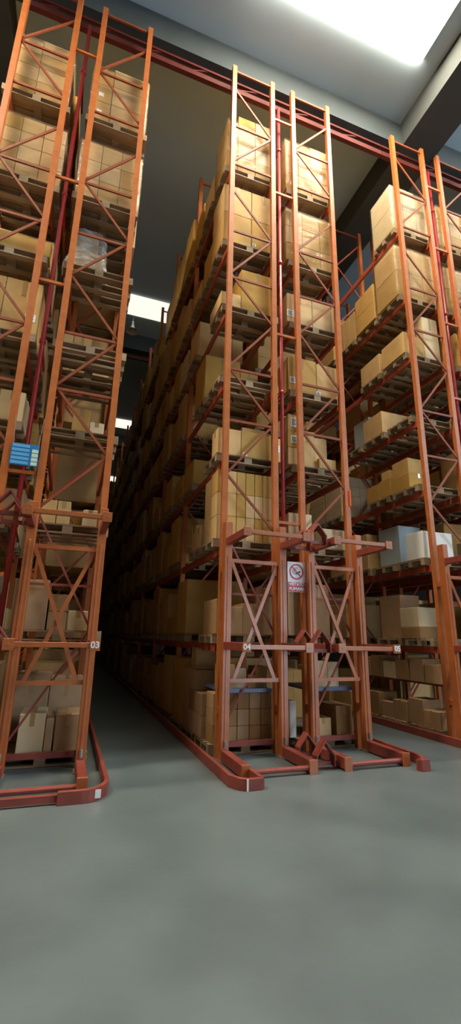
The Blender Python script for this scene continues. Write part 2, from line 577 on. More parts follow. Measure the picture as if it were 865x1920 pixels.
def rack(r, bays, mirror, label, stuff_from=6):
    x0 = RX[r]
    t = empty('pallet_rack', (x0, 0, 0), label, 'rack', 'red and orange pallet racks')
    X = lambda s: s * W            # local x of the posts (0 or W)
    for k in range(bays + 1):
        for s in (0, 1):
            link('upright_post', POST, t, (X(s), k * BAY, 0))
        if k:
            link('frame_bracing', BRACING, t, (0, k * BAY, 0))
    # end frame: each brace a part
    for a, c in NODES:
        xa, xc = (0.045, W - 0.045) if not mirror else (W - 0.045, 0.045)
        MB().bar((xa, -0.01, a), (xc, -0.01, c), 0.042, 0.026).build('diagonal_brace', BRACEM, t)
    for z in HORZ:
        MB().bar((0.045, -0.012, z), (W - 0.045, -0.012, z), 0.045, 0.03).build('cross_brace', BRACEM, t)
    MB().bar((0.045, 0.0, 0.17), (W - 0.045, 0.0, 0.17), 0.07, 0.06).build('cross_brace', RUST, t)
    MB().bar((0.04, 0.02, 0.35), (W - 0.04, 0.02, 1.75), 0.03, 0.02).build('diagonal_brace', RUST, t)
    MB().bar((W - 0.04, 0.02, 1.8), (0.04, 0.02, 3.4), 0.03, 0.02).build('diagonal_brace', RUST, t)
    MB().bar((0.045, 0.03, 2.38), (W - 0.045, 0.03, 2.38), 0.035, 0.03).build('cross_brace', RUST, t)
    # shelf beams
    rest = MB()
    nrest = 0
    for k in range(bays):
        for L in range(1, 8):
            for s in (0, 1):
                if k < stuff_from:
                    link('shelf_beam', BEAM, t, (X(s), k * BAY, LV[L] - PH))
                else:
                    rest.box(X(s) - 0.025, X(s) + 0.025, k * BAY + 0.05, (k + 1) * BAY - 0.05, LV[L] - PH - 0.13, LV[L] - PH)
                    nrest += 1
    if nrest:
        o = rest.build('shelf_beam', BEAMM, t)
        o['kind'] = 'stuff'
        o['label'] = 'distant shelf beams'
    # pick-up station in front of the frame: two stout posts, arms on three heights, cross bars, X brace
    for s in (0, 1):
        p = MB()
        p.box(-0.06, 0.06, -0.30, -0.15, 0, 3.5)
        p.box(-0.018, 0.018, -0.312, -0.299, 0.25, 2.95)
        p.box(-0.045, 0.045, -0.1501, -0.044, 0.6, 0.7)
        p.box(-0.045, 0.045, -0.1501, -0.044, 2.7, 2.8)
        po = p.build('station_post', STATION, t, 0.006)
        po.location = (X(s), 0, 0)
        b_ = MB()
        b_.box(-0.075, 0.075, -0.33, -0.13, 0, 0.02)
        b_.build('base_plate', GREYM, po)
        MB().tube((0, -0.318, 0.19), (0, -0.318, 0.28), 0.022, 8).build('lock_pin', GREYM, po)
        for z in (1.58, 3.17):
            a = MB()
            a.box(-0.045, 0.045, -1.1, -0.29, z - 0.055, z + 0.055)
            ao = a.build('arm', RUST, t, 0.004)
            ao.location = (X(s), 0, 0)
            g = MB()
            g.poly([(-0.0, 0), (0.012, 0), (0.012, 0.2), (0, 0.2)], -0.5, -0.29) if False else None
            g.box(-0.06, 0.06, -1.115, -1.1, z - 0.065, z + 0.065)
            g.tube((0, -1.122, z), (0, -1.114, z), 0.012, 8)
            g.build('end_plate', STATION, ao, 0.003)
        a = MB()
        a.box(-0.055, 0.055, -1.12, -0.26, 0.02, 0.165)
        ao = a.build('floor_arm', RUST, t, 0.006)
        ao.location = (X(s), 0, 0)
        MB().box(-0.06, 0.06, -1.14, -1.12, 0.0, 0.175).build('end_plate', STATION, ao, 0.003)
    for z in (1.58, 3.17):
        MB().box(0.055, W - 0.055, -1.1, -1.04, z - 0.03, z + 0.03).build('cross_bar', STATION, t, 0.004)
    MB().tube((0.055, -1.08, 0.07), (W - 0.055, -1.08, 0.07), 0.034, 10).build('cross_bar', RUST, t)
    MB().bar((0.06, -0.22, 2.88), (W - 0.06, -0.22, 2.88), 0.06, 0.05).build('cross_bar', STATION, t)
    MB().bar((0.06, -0.22, 1.08), (W - 0.06, -0.22, 1.08), 0.055, 0.05).build('cross_bar', STATION, t)
    MB().bar((0.08, -0.235, 2.85), (W - 0.14, -0.235, 1.08), 0.055, 0.025).build('station_brace', STATION, t)
    MB().bar((W - 0.08, -0.208, 2.85), (0.14, -0.208, 1.08), 0.055, 0.025).build('station_brace', STATION, t)
    # base rails and a blue bar behind the lowest frame
    if r in (4, 5, 6):
        ye = 0.95 if r != 6 else BAY - 0.06
        sh = MB().box(0.05, W - 0.05, 0.06, ye, 0.885, 0.925).build('low_shelf', BLUEP if r != 6 else RUST, t)
        sh['label'] = 'low steel shelf above the floor load'
        MB().box(0.051, W - 0.051, 0.052, 0.062, 0.875, 0.93).build('shelf_edge', BLUEP if r != 6 else RUST, sh)
    return t

def spacers(t, zs, x):
    for z in zs:
        MB().bar((x, 0.0, z), (x + (X05 - X04 - W), 0.0, z), 0.05, 0.04).build('row_spacer', ORANGE, t)

R2 = rack(2, 6, True, 'orange pallet rack behind the blue notice board, cut by photo edge')
R3 = rack(3, 12, True, 'orange pallet rack with plate 03 beside the dark aisle')
R4 = rack(4, 12, False, 'orange pallet rack with plate 04 and long guide rail')
R5 = rack(5, 8, True, 'orange pallet rack with plate 05 and the no smoking sign')
R6 = rack(6, 8, False, 'orange pallet rack across the aisle from plate 05')
R7 = rack(7, 6, True, 'orange pallet rack at the photo edge, backing the one facing 05')
spacers(R4, (13.32, 11.12, 7.5, 3.66), W)
spacers(R2, (12.95, 9.65, 7.4, 4.0), W)
spacers(R6, (13.2, 11.2, 9.0, 7.0, 3.66), W)

# number plates on the arm ends
def plate(t, lx, num, side):
    o = MB().box(lx - 0.06, lx + 0.06, -1.1215, -1.1155, 1.52, 1.645).build('number_plate', RUST if side == 'dark' else ORANGE, t)
    text(num, 0.105, DIGIT, o, (lx, -1.1235, 1.582), 'digits', bold=0.003)
plate(R3, W, '03', 'orange')
plate(R4, 0, '04', 'orange')
plate(R5, W, '05', 'orange')

# glossy orange strip low on the far post of rack 05
MB().box(W + 0.03, W + 0.052, -0.075, -0.045, 4.1, 4.42).build('marker', ORANGE_GLOSS, R5, 0.004)['label'] = 'glossy orange strip'

# guide rails on the floor along the aisles, turned in at the front end
def guide(t, pts, name='guide_rail'):
    return MB().strip(pts, 0.0, 0.13, 0.05).build(name, RUST, t, 0.004)
guide(R4, [(-0.27, 34.0), (-0.27, -1.30), (-0.20, -1.44), (-0.12, -1.50), (0.06, -1.50)])
MB().strip([(0.06, -1.50), (0.06, -1.14)], 0.0, 0.13, 0.05).build('guide_rail', RUST, R4)
wl = MB().box(-0.145, -0.125, -1.534, -1.524, 0.005, 0.128).build('edge_mark', WHITEC, R4)  # thin white line on the turned corner of the rail
wl['label'] = 'white edge line'
q = [(W + 0.27, 34.0), (W + 0.27, -1.05)]
for i in range(1, 7):
    a = i / 6 * PI / 2
    q.append((W + 0.27 - 0.28 + 0.28 * math.cos(a), -1.05 - 0.34 * math.sin(a)))
q.append((W - 0.25, -1.39))
guide(R3, q)
MB().box(W - 0.24, 0.0 - 1.4, -1.37, -1.32, 0.02, 0.09).build('guide_rail', RUST, R3)
MB().box(W + 0.13, W + 0.19, -1.375, -1.365, 0.03, 0.11).build('marker', LABELM, R3)['label'] = 'white reflector'
q = [(W + 0.27, 22.0), (W + 0.27, -0.98)]
for i in range(1, 7):
    a = i / 6 * PI / 2
    q.append((W + 0.27 - 0.26 + 0.26 * math.cos(a), -0.98 - 0.36 * math.sin(a)))
guide(R5, q)
MB().box(W + 0.02, W + 0.16, -1.42, -1.34, 0, 0.15).build('guide_foot', RUST, R5, 0.005)
guide(R6, [(-0.27, 22.0), (-0.27, -1.30), (-0.20, -1.44), (-0.12, -1.50), (0.06, -1.50)])

# inverted-V pallet centring plates between back-to-back stations
def chevron(x, y, z, rack_txt, which, t):
    """a bent plate, lying between two arms"""
    p = MB()
    hw, hh, th = 0.145, 0.2, 0.014
    p.poly([(-hw, 0), (-hw + th * 1.4, 0), (0, hh - th * 1.6), (hw - th * 1.4, 0), (hw, 0), (hw, -0.14), (hw - th, -0.14), (hw - th, -0.01),
            (hw, 0.0)][:0] or [(-hw, -0.13), (-hw + th, -0.13), (-hw + th, 0.0), (0, hh - 0.03), (hw - th, 0.0), (hw - th, -0.13), (hw, -0.13), (hw, 0.01), (0, hh), (-hw, 0.01)], -0.09, 0.05)
    o = p.build('centring_plate', RUST, t)
    o.location = (x, y, z)
for t, nm in ((R2, 'r2'), (R4, 'r4'), (R6, 'r6')):
    for z in (0.17, 1.64, 3.24):
        for y in (-0.42, -0.92):
            xx = W + (X05 - X04 - W) / 2
            chevron(xx, y, z, nm, y, t)
            MB().bar((W, y, z - 0.1), (W + (X05 - X04 - W), y, z - 0.1), 0.05, 0.05).build('row_spacer', RUST, t)

# ------------------------------------------------------------------ top ties between the racks
def tie(x0, x1, label):
    t = empty('roof_tie_girder', (x0, 0.35, 0), label, 'girder', 'red girders tying the rack tops')
    MB().bar((0, 0, 14.25), (x1 - x0, 0, 14.25), 0.14, 0.10).build('chord', TIEM, t)
    MB().bar((0, 0.0, 14.42 + 0.12), (x1 - x0, 0.0, 14.54), 0.06, 0.06).build('chord', TIEM, t)
    n_ = int((x1 - x0) / 1.1)
    for i in range(n_):
        a = (x1 - x0) * i / n_
        MB().bar((a, 0, 14.28), (a + (x1 - x0) / n_ / 2, 0, 14.53), 0.03, 0.03).build('lacing_bar', TIEM, t)
    return t
tie(-4.4, 0.0, 'red girder over the dark aisle, joining racks 03 and 04')
tie(0.02, 4.3, 'red girder over racks 04 and 05 up to next aisle')
tie(4.32, 8.0, 'red girder over the rack facing 05, under dark concrete beam')
for k in (1, 2):
    t = empty('roof_tie_girder', (-2.0, k * BAY * 4 + 0.35, 0), ['', 'thin red tie beam far down aisle behind the first roof light', 'thin red tie beam at far end of dark aisle'][k], 'girder', 'red girders tying the rack tops')
    MB().bar((0, 0, 14.0), (2.0, 0, 14.0), 0.12, 0.1).build('chord', TIEM, t)

# ------------------------------------------------------------------ sprinkler risers
def riser(x, y, label):
    t = empty('sprinkler_pipe', (x, y, 0), label, 'pipe', 'red sprinkler pipes')
    MB().tube((0, 0, 0.02), (0, 0, 14.0), 0.036, 14).build('pipe', PIPE, t, smooth=True)
    for z in (3.2, 6.3, 9.4, 12.6):
        MB().tube((0, 0, z), (0, 0, z + 0.07), 0.05, 14).build('coupling', PIPE, t, smooth=True)
        MB().tube((0, 0, z + 0.03), (0, 0.7, z - 0.1), 0.018, 8).build('branch_pipe', PIPE, t)
riser(1.19, 0.17, 'red sprinkler pipe standing between racks 04 and 05')
riser(-3.17, 0.14, 'red sprinkler pipe standing between rack 03 and blue notice board')
riser(5.66, 0.04 + 0.12, 'red sprinkler pipe behind the rack facing 05')

# ------------------------------------------------------------------ loads seen from the front
def C(r, L, y0, y1, x0, x1, h, desc, z=0.0, **k):
    carton(x0, x1, y0, y1, LV[L] + z, h, '%s, %s of %s' % (desc, LEVEL[L], RACK[r]), **k)

Y0, Y1 = 0.13, 0.91
# rack 03
wrapped(3, 7, Y0, Y1, [(-2.98, -2.58, 1.42), (-2.575, -1.86, 1.50)], 3, 'two-column wrapped tan carton load', labels={(0, 0), (0, 1)})
wrapped(3, 6, Y0, Y1, [(-3.02, -2.62, 1.33), (-2.62, -2.24, 1.33), (-2.24, -1.85, 1.33)], 3, 'three-column glossy wrapped carton load')
C(3, 4, 1.03, 1.75, -3.02, -2.76, 0.80, 'narrow brown carton at the pallet edge', tape=False)
C(3, 4, 1.03, 1.75, -2.75, -2.43, 0.80, 'square brown carton beside the narrow one')
C(3, 4, 1.03, 1.75, -2.42, -2.05, 0.58, 'low wide carton nearest the dark aisle', m=KRAFT)
C(3, 3, 0.3, 0.8, -2.57, -2.30, 0.48, 'dark upright carton beside a small pale one')
C(3, 3, 0.3, 0.6, -2.29, -2.06, 0.27, 'small pale carton lying alone', m=PALE)
C(3, 2, Y0, 0.8, -2.84, -2.63, 0.36, 'small carton behind the upper crossbar beside 03 post', tape=False)
C(3, 2, Y0, 0.8, -2.62, -2.43, 0.36, 'second of two small cartons behind upper crossbar')
C(3, 2, 0.4, 0.8, -2.38, -2.25, 0.25, 'tiny dark carton in the middle', tape=False)
C(3, 2, Y0, 0.6, -2.24, -2.03, 0.26, 'small pale carton near the aisle edge', m=PALE)
C(3, 1, Y0, 0.85, -3.03, -2.59, 0.70, 'big tan carton behind the brace')
C(3, 1, Y0 + 0.02, 0.8, -2.57, -2.31, 0.26, 'lower tan carton at the centre', tape=False)
C(3, 1, Y0 + 0.02, 0.7, -2.57, -2.30, 0.24, 'tan carton stacked on another behind the brace', z=0.265)
C(3, 1, Y0, 0.8, -2.29, -2.02, 0.28, 'pale flat carton at the aisle edge', m=PALE)
C(3, 0, Y0, 0.8, -2.76, -2.43, 0.50, 'white carton on the floor pallet', m=PALE)
C(3, 0, Y0, 0.8, -2.42, -2.32, 0.44, 'slim tan carton beside white one on pallet', tape=False)
C(3, 0, Y0 + 0.05, 0.85, -2.30, -1.97, 0.48, 'brown carton on the pallet beside the aisle')
C(3, 0, 1.0, 1.75, -2.95, -2.45, 0.95, 'tall brown carton behind white carton')
C(3, 0, 1.0, 1.75, -2.44, -1.95, 0.88, 'broad brown carton further behind')
# rack 02
wrapped(2, 7, Y0, Y1, [(-4.40, -3.95, 1.45), (-3.95, -3.36, 1.5)], 4, 'yellowish tightly wrapped carton load')
wrapped(2, 6, Y0, Y1, [(-4.45, -4.05, 1.36), (-4.05, -3.66, 1.36), (-3.66, -3.28, 1.36)], 4, 'creased wrapped carton load in three columns')
C(2, 5, Y0, 0.40, -4.35, -3.26, 0.30, 'long low tan carton')
C(2, 5, 0.42, 0.9, -4.20, -3.26, 0.60, 'taller tan carton behind a long low one', tape=False)
C(2, 4, Y0, Y1, -4.4, -3.85, 0.98, 'square taped carton at the far side', tape=True)
C(2, 4, Y0, Y1, -3.84, -3.28, 0.98, 'square taped carton with a paper label', lab=[(0.55, 0.3, 0.16, 0.14)])
C(2, 3, Y0, 0.85, -3.95, -3.66, 0.50, 'tan carton beside a paler one')
C(2, 3, Y0, 0.85, -3.65, -3.29, 0.50, 'paler tan carton nearest the blue board', m=PALE)
C(2, 2, Y0, 0.8, -3.9, -3.5, 0.4, 'dim brown carton')
# rack 04
wrapped(4, 7, Y0, Y1, [(-0.09, 0.16, 1.40), (0.165, 0.58, 1.62), (0.585, 1.00, 1.62)], 4, 'tall stepped carton load in shiny film')
for i, (xa, xb) in enumerate(((-0.12, 0.50), (0.51, 1.08))):
    for k in range(2):
        C(4, 6, Y0, Y1, xa, xb, 0.74, ['lower', 'upper'][k] + ' big tan carton ' + ['at the aisle corner', 'beside the sprinkler pipe'][i] + ' of four', z=k * 0.745, tape=(k == 1), lab=[(-0.8, 0.12, 0.08, 0.07)] if i == 1 and k == 0 else None)
C(4, 5, Y0, Y1, 0.30, 1.05, 0.95, 'large plain tan carton', lab=[(0.85, 0.25, 0.06, 0.1)])
C(4, 5, Y0, 0.9, -0.12, 0.29, 0.30, 'low tan carton at the aisle corner')
C(4, 4, 1.03, 1.83, -0.14, 0.63, 1.0, 'huge plain tan carton set back on shelf')
C(4, 4, 1.03, 1.75, 0.64, 1.04, 0.82, 'tan carton beside a huge one set back on shelf')
C(4, 3, Y0, 0.5, -0.10, 0.335, 0.50, 'pale tan carton overhanging the aisle', lab=None)
C(4, 3, Y0, 0.5, 0.342, 0.95, 0.50, 'wide pale tan carton with corner label', lab=[(-0.75, 0.1, 0.08, 0.07)])
C(4, 3, 0.52, 0.9, 0.50, 1.0, 0.78, 'taller carton behind pale tan pair', lab=[(0.8, 0.7, 0.1, 0.2)], tape=False)
C(4, 3, Y0, 0.45, 0.98, 1.13, 0.47, 'slim labelled carton by the sprinkler pipe', lab=[(0, 0.55, 0.11, 0.13)], tape=False)
xs = [-0.09, 0.10, 0.27, 0.44, 0.61, 0.77, 0.94]
for k in range(3):
    for i in range(6):
        C(4, 2, Y0, 0.50, xs[i] + 0.004, xs[i + 1] - 0.004, 0.41,
          '%s tan carton, %s from the aisle edge' % (['bottom-row', 'middle-row', 'top-row'][k], ORD[i]), z=k * 0.414, tape=False, group='upright cartons in the three-row stack')
C(4, 2, 0.55, 0.9, -0.08, 0.45, 1.2, 'tall carton hidden behind the three-row stack', tape=False)
for i in range(2):
    C(4, 2, 1.05 + i * 0.35, 1.37 + i * 0.35, -0.1, 0.4, 0.42 + 0.1 * i, ['low carton following the three-row stack', 'second low carton past the three-row stack'][i])
for i, (xa, xb, h) in enumerate(((-0.05, 0.18, 0.55), (0.19, 0.42, 0.44), (0.43, 0.68, 0.50), (0.69, 1.0, 0.78))):
    C(4, 1, Y0 + 0.03 * i, 0.85, xa, xb, h, ['dim carton at the aisle edge', 'low dim carton second from aisle edge', 'dim carton behind the X brace', 'tall dim carton beside sprinkler pipe'][i], tape=False)
# floor stack of small cartons, more on the low shelf above it
for k in range(3):
    for i in range(5):
        xa = -0.06 + i * 0.2
        C(4, 0, Y0, 0.5, xa + 0.004, xa + 0.196, 0.235, '%s carton of floor pile, %s from the aisle' % (['bottom-tier', 'second-tier', 'topmost'][k], ORD[i]), z=k * 0.239, tape=False, group='small cartons piled on the floor pallet')
for i, (xa, xb, h) in enumerate(((0.08, 0.30, 0.36), (0.31, 0.52, 0.30), (0.53, 0.66, 0.2), (0.67, 0.88, 0.33))):
    C(4, 0, 0.16 + 0.05 * (i % 2), 0.52, xa, xb, h, 'small carton on low shelf, %s from the aisle' % ORD[i], z=0.776, tape=(i == 0), m=PALE if i == 1 else None, ang=0.0)
for i in range(3):
    for k in range(2 if i == 0 else 3):
        C(4, 0, 0.53 + i * 0.42, 0.92 + i * 0.42, -0.13, 0.4, 0.33, '%s carton, %s along the aisle face' % (['low', 'middle', 'high'][k], ORD[i]), z=k * 0.334, tape=False, group='cartons along the guide rail')
C(4, 0, 0.97, 1.30, -0.12, 0.3, 0.36, 'single carton standing highest in aisle-face pile', z=1.005)
# rack 05
wrapped(5, 7, Y0, Y1, [(1.33, 1.67, 1.5), (1.67, 2.0, 1.5), (2.0, 2.52, 1.55)], 3, 'speckled wrapped carton load in three columns', labels={(0, 0), (2, 1)})
wrapped(5, 6, Y0, Y1, [(1.32, 1.72, 1.40), (1.72, 2.16, 1.40), (2.16, 2.55, 1.40)], 3, 'wrapped carton load with glossy corner')
C(5, 5, Y0, Y1, 1.32, 1.90, 0.70, 'tan carton with white corner label', lab=[(-0.75, 0.3, 0.16, 0.16)])
C(5, 5, Y0, Y1, 1.91, 2.50, 0.70, 'tan carton next to white-labelled one', tape=False)
C(5, 4, Y0, Y1, 1.33, 1.95, 0.76, 'tan carton with barcode label', lab=[(-0.72, 0.3, 0.13, 0.14)])
C(5, 4, Y0, Y1, 1.96, 2.50, 0.72, 'paler tan carton at the open aisle', lab=[(-0.9, 0.06, 0.1, 0.08), (0.95, 0.4, 0.05, 0.1)])
C(5, 3, Y0, 0.5, 1.30, 1.53, 0.34, 'bottom carton of narrow labelled pile', tape=False)
C(5, 3, Y0, 0.5, 1.30, 1.53, 0.34, 'middle carton of narrow labelled pile', z=0.344, tape=False, lab=[(0.0, 0.5, 0.13, 0.16)])
C(5, 3, Y0, 0.5, 1.30, 1.53, 0.34, 'topmost carton of narrow labelled pile', z=0.688, tape=False, lab=[(0.1, 0.55, 0.14, 0.2)])
C(5, 3, Y0 + 0.06, 0.8, 1.57, 1.89, 0.76, 'upright tan carton beside narrow pile')
C(5, 3, Y0 + 0.1, 0.8, 1.91, 2.19, 0.68, 'second upright tan carton near the open aisle', tape=False)
C(5, 3, Y0 - 0.03, Y0 + 0.07, 1.93, 2.30, 0.20, 'shallow tray carton leaning low in front', tape=False)
C(5, 2, Y0, 0.6, 1.28, 1.75, 0.60, 'pale square carton above the sign', m=PALE, tape=False)
C(5, 2, Y0, 0.7, 1.97, 2.44, 0.37, 'pale flat carton near the chevron plate', m=PALE, lab=[(0.0, 0.2, 0.12, 0.08)])
C(5, 1, Y0 - 0.02, 0.7, 1.245, 1.35, 0.90, 'tall thin pale carton behind the sign', m=PALE, tape=False)
C(5, 1, Y0 - 0.02, 0.7, 1.355, 1.54, 0.90, 'tall tan carton beneath the sign')
C(5, 1, Y0, 0.7, 1.66, 2.05, 0.88, 'tall tan carton behind the brace', tape=True)
C(5, 1, Y0, 0.6, 2.1, 2.40, 0.36, 'low carton nearest the open aisle')
C(5, 0, 0.16, 0.6, 1.74, 1.98, 0.42, 'pale taped carton on low shelf', m=PALE, z=0.776)
C(5, 0, 0.16, 0.6, 1.985, 2.20, 0.40, 'second pale carton on low shelf', m=PALE, z=0.776, tape=False)
C(5, 0, Y0, 0.7, 2.10, 2.42, 0.48, 'brown carton with pale edges')
C(5, 0, Y0, 0.5, 1.72, 2.0, 0.30, 'low tan carton', m=KRAFT)
C(5, 0, 0.25, 0.5, 1.30, 1.42, 0.55, 'narrow white carton low in the gap', m=WHITEC, tape=False)
# rack 06
wrapped(6, 7, Y0, Y1, [(4.28, 4.64, 1.40), (4.64, 5.04, 1.40), (5.04, 5.43, 1.36)], 2, 'pale wrapped carton load overhanging the aisle', m=PALE)
wrapped(6, 6, Y0, Y1, [(4.24, 4.62, 1.45), (4.62, 5.02, 1.45), (5.02, 5.42, 1.45)], 2, 'wrapped tan carton load with bright film patch')
C(6, 5, Y0, 0.9, 4.26, 4.56, 0.55, 'small tan carton at the aisle edge')
C(6, 5, Y0, 0.9, 4.57, 4.84, 0.50, 'small tan carton second from aisle edge', tape=False)
C(6, 5, Y0, 0.8, 4.85, 5.30, 1.12, 'tall pale carton by the inner post', m=PALE)
C(6, 4, 1.08, 1.80, 4.26, 5.30, 0.58, 'long plain pale tan carton set back', tape=False)
C(6, 4, 1.95, 2.6, 4.55, 5.2, 0.9, 'blue-grey carton behind a long tan one', m=GREYBOX, tape=False)
C(6, 3, 0.40, 0.95, 4.30, 4.85, 0.36, 'lower tan carton of corner pile')
C(6, 3, 0.42, 0.93, 4.32, 4.80, 0.34, 'upper tan carton of corner pile', z=0.364, tape=False)
C(6, 3, 0.98, 1.35, 4.27, 4.6, 0.42, 'carton carrying a smaller one')
C(6, 3, 1.0, 1.3, 4.3, 4.55, 0.2, 'small carton riding on another', z=0.424, tape=False)
C(6, 3, 1.38, 1.85, 4.27, 4.7, 0.40, 'brown carton with two white labels')
C(6, 2, Y0, 0.62, 4.26, 5.02, 0.55, 'large carton with bright white front', m=WHITEC, tape=False)
C(6, 2, 1.1, 1.8, 4.5, 5.1, 0.9, 'blue-grey carton behind the white-fronted one', m=GREYBOX, tape=False)
C(6, 2, 1.95, 2.65, 4.27, 4.9, 0.85, 'tall dim tan carton')
C(6, 1, 0.45, 1.0, 4.27, 4.85, 0.22, 'bottom brown carton beneath the white box', tape=False)
C(6, 1, 0.47, 1.0, 4.28, 4.85, 0.38, 'white box stacked on a brown carton', z=0.224, m=PALE, tape=False)
C(6, 1, 1.1, 1.8, 4.4, 4.9, 0.9, 'tall dark carton behind the white box', tape=False)
for i in range(6):
    C(6, 0, 0.15 + i * 0.43, 0.55 + i * 0.43, 4.27 + 0.03 * (i % 2), 4.75, 0.30 + 0.08 * ((i * 2) % 3), 'brown floor carton, %s along the aisle edge' % ORD[i], tape=(i % 2 == 0), lab=None)
for i in range(6):
    o_ = 0.42 * i
    C(6, 0, 0.14 + o_, 0.52 + o_, 4.36, 4.8, 0.34 + 0.1 * ((i * 2) % 3) / 2, 'brown carton on low shelf, %s along the aisle edge' % ORD[i], z=0.776, tape=(i == 2), lab=[(0.0, 0.7, 0.3, 0.14)] if i == 0 else None, m=PALE if i == 3 else None)
# rack 07
wrapped(7, 7, Y0, Y1, [(5.74, 6.14, 1.3), (6.14, 6.54, 1.3), (6.54, 6.93, 1.3)], 3, 'wrapped carton load at the photo edge')
wrapped(7, 6, Y0, Y1, [(5.74, 6.34, 1.3), (6.34, 6.93, 1.3)], 2, 'two-column wrapped carton load at the photo edge')
C(7, 2, Y0, 0.7, 5.72, 6.15, 0.5, 'pale carton behind the station post', m=PALE)
C(7, 1, Y0, 0.8, 5.72, 6.2, 0.7, 'tan carton half hidden by station post')

# plastic-covered load on the fifth shelf of rack 03
t = empty('covered_load', (-2.62, 0.62, LV[5]), 'clear plastic cover over a tapering carton pile, fifth shelf of rack 03', 'covered load')
link('carton', carton_mesh(0.56, 0.5, 0.55, KRAFT), t, (-0.05, 0, 0.002))
link('carton', carton_mesh(0.40, 0.4, 0.45, PALE), t, (-0.08, 0, 0.56))
bm = bmesh.new()
rr = random.Random(3)
rings = []
for k in range(15):
    f = k / 14
    z = 1.12 * f
    sc = (1.0 + 0.05 * math.sin(f * 9)) * (1 - 0.30 * f ** 1.3) * (1.0 if f < 0.93 else 0.75)
    ring = []
    for j in range(36):
        a = 2 * PI * j / 36
        sq = 1 / max(abs(math.cos(a)), abs(math.sin(a)))
        rad = 0.36 * (0.45 * sq + 0.55) * sc + rr.uniform(-0.012, 0.014) + 0.012 * math.sin(7 * a + 3 * f)
        ring.append(bm.verts.new((rad * math.cos(a) * 1.12 - 0.05, rad * math.sin(a) * 0.95, 0.004 + z)))
    rings.append(ring)
for a, c in zip(rings, rings[1:]):
    for j in range(36):
        bm.faces.new((a[j], a[(j + 1) % 36], c[(j + 1) % 36], c[j]))
bm.faces.new(rings[-1])
me = bpy.data.meshes.new('plastic_cover')
bm.to_mesh(me); bm.free()
me.materials.append(BAGM)
for p in me.polygons: p.use_smooth = True
link('plastic_cover', me, t)

# ------------------------------------------------------------------ pallets and loads filling the rest of the bays
HAND = {  # (rack, level): slots already loaded by hand in the first bay
    (3, 7): [0], (3, 6): [0], (3, 5): [0], (3, 4): [1], (3, 3): [0], (3, 2): [0], (3, 1): [0], (3, 0): [0, 1],
    (2, 7): [0], (2, 6): [0], (2, 5): [0], (2, 4): [0], (2, 3): [0], (2, 2): [0],
    (4, 7): [0], (4, 6): [0], (4, 5): [0], (4, 4): [1], (4, 3): [0], (4, 2): [0, 1], (4, 1): [0], (4, 0): [0, 1],
    (5, 7): [0], (5, 6): [0], (5, 5): [0], (5, 4): [0], (5, 3): [0], (5, 2): [0], (5, 1): [0], (5, 0): [0, 1],
    (6, 7): [0], (6, 6): [0], (6, 5): [0], (6, 4): [1, 2], (6, 3): [0, 1], (6, 2): [0, 1, 2], (6, 1): [0, 1], (6, 0): [0, 1, 2],
    (7, 7): [0], (7, 6): [0], (7, 2): [0], (7, 1): [0]}
BARE = {(3, 4, 0), (4, 4, 0), (6, 4, 0), (5, 3, 1), (5, 3, 2)}     # pallets with nothing on them
VOID = {(6, 0, 7, 1), (6, 0, 7, 2), (6, 1, 7, 0), (6, 1, 7, 1), (6, 0, 5, 2), (6, 1, 5, 0), (6, 1, 5, 1), (6, 1, 4, 0), (6, 1, 4, 1), (6, 0, 3, 2), (6, 0, 1, 2),
        (4, 0, 4, 2), (4, 0, 5, 1), (4, 0, 3, 1), (4, 0, 2, 2), (5, 0, 5, 1), (5, 0, 4, 1), (3, 0, 5, 1), (3, 0, 5, 2), (3, 0, 3, 1), (3, 0, 2, 1), (3, 0, 2, 2), (3, 0, 1, 1), (3, 0, 1, 2), (5, 0, 1, 1), (5, 0, 1, 2), (5, 0, 2, 1), (4, 0, 1, 1), (3, 0, 4, 2), (3, 0, 3, 2)}
VAR = []
vr = random.Random(21)
for i in range(14):
    w = 1.2 - vr.choice([0, 0.02, 0.06, 0.12])
    d = 0.8 - vr.choice([0, 0.02, 0.05])
    h = vr.choice([0.72, 0.8, 0.9, 0.98, 1.05, 1.12])
    VAR.append((h, block_mesh(w, d, h, vr.choice([2, 3, 4]), vr.choice([1, 2, 2, 3]), vr.choice([1, 2, 3, 4]), [KRAFT, KRAFT, KRAFT, PALE][i % 4], 'carton_load')))
TALL = [(h, block_mesh(1.2, 0.8, h, a, b_, c_, KRAFT, 'carton_load')) for h, a, b_, c_ in ((1.5, 3, 2, 4), (1.62, 2, 2, 3), (1.3, 4, 2, 3))]
LOW = [(h, block_mesh(1.1, 0.75, h, a, b_, c_, KRAFT, 'carton_load')) for h, a, b_, c_ in ((0.35, 3, 2, 1), (0.55, 2, 1, 1), (0.45, 2, 3, 1))]

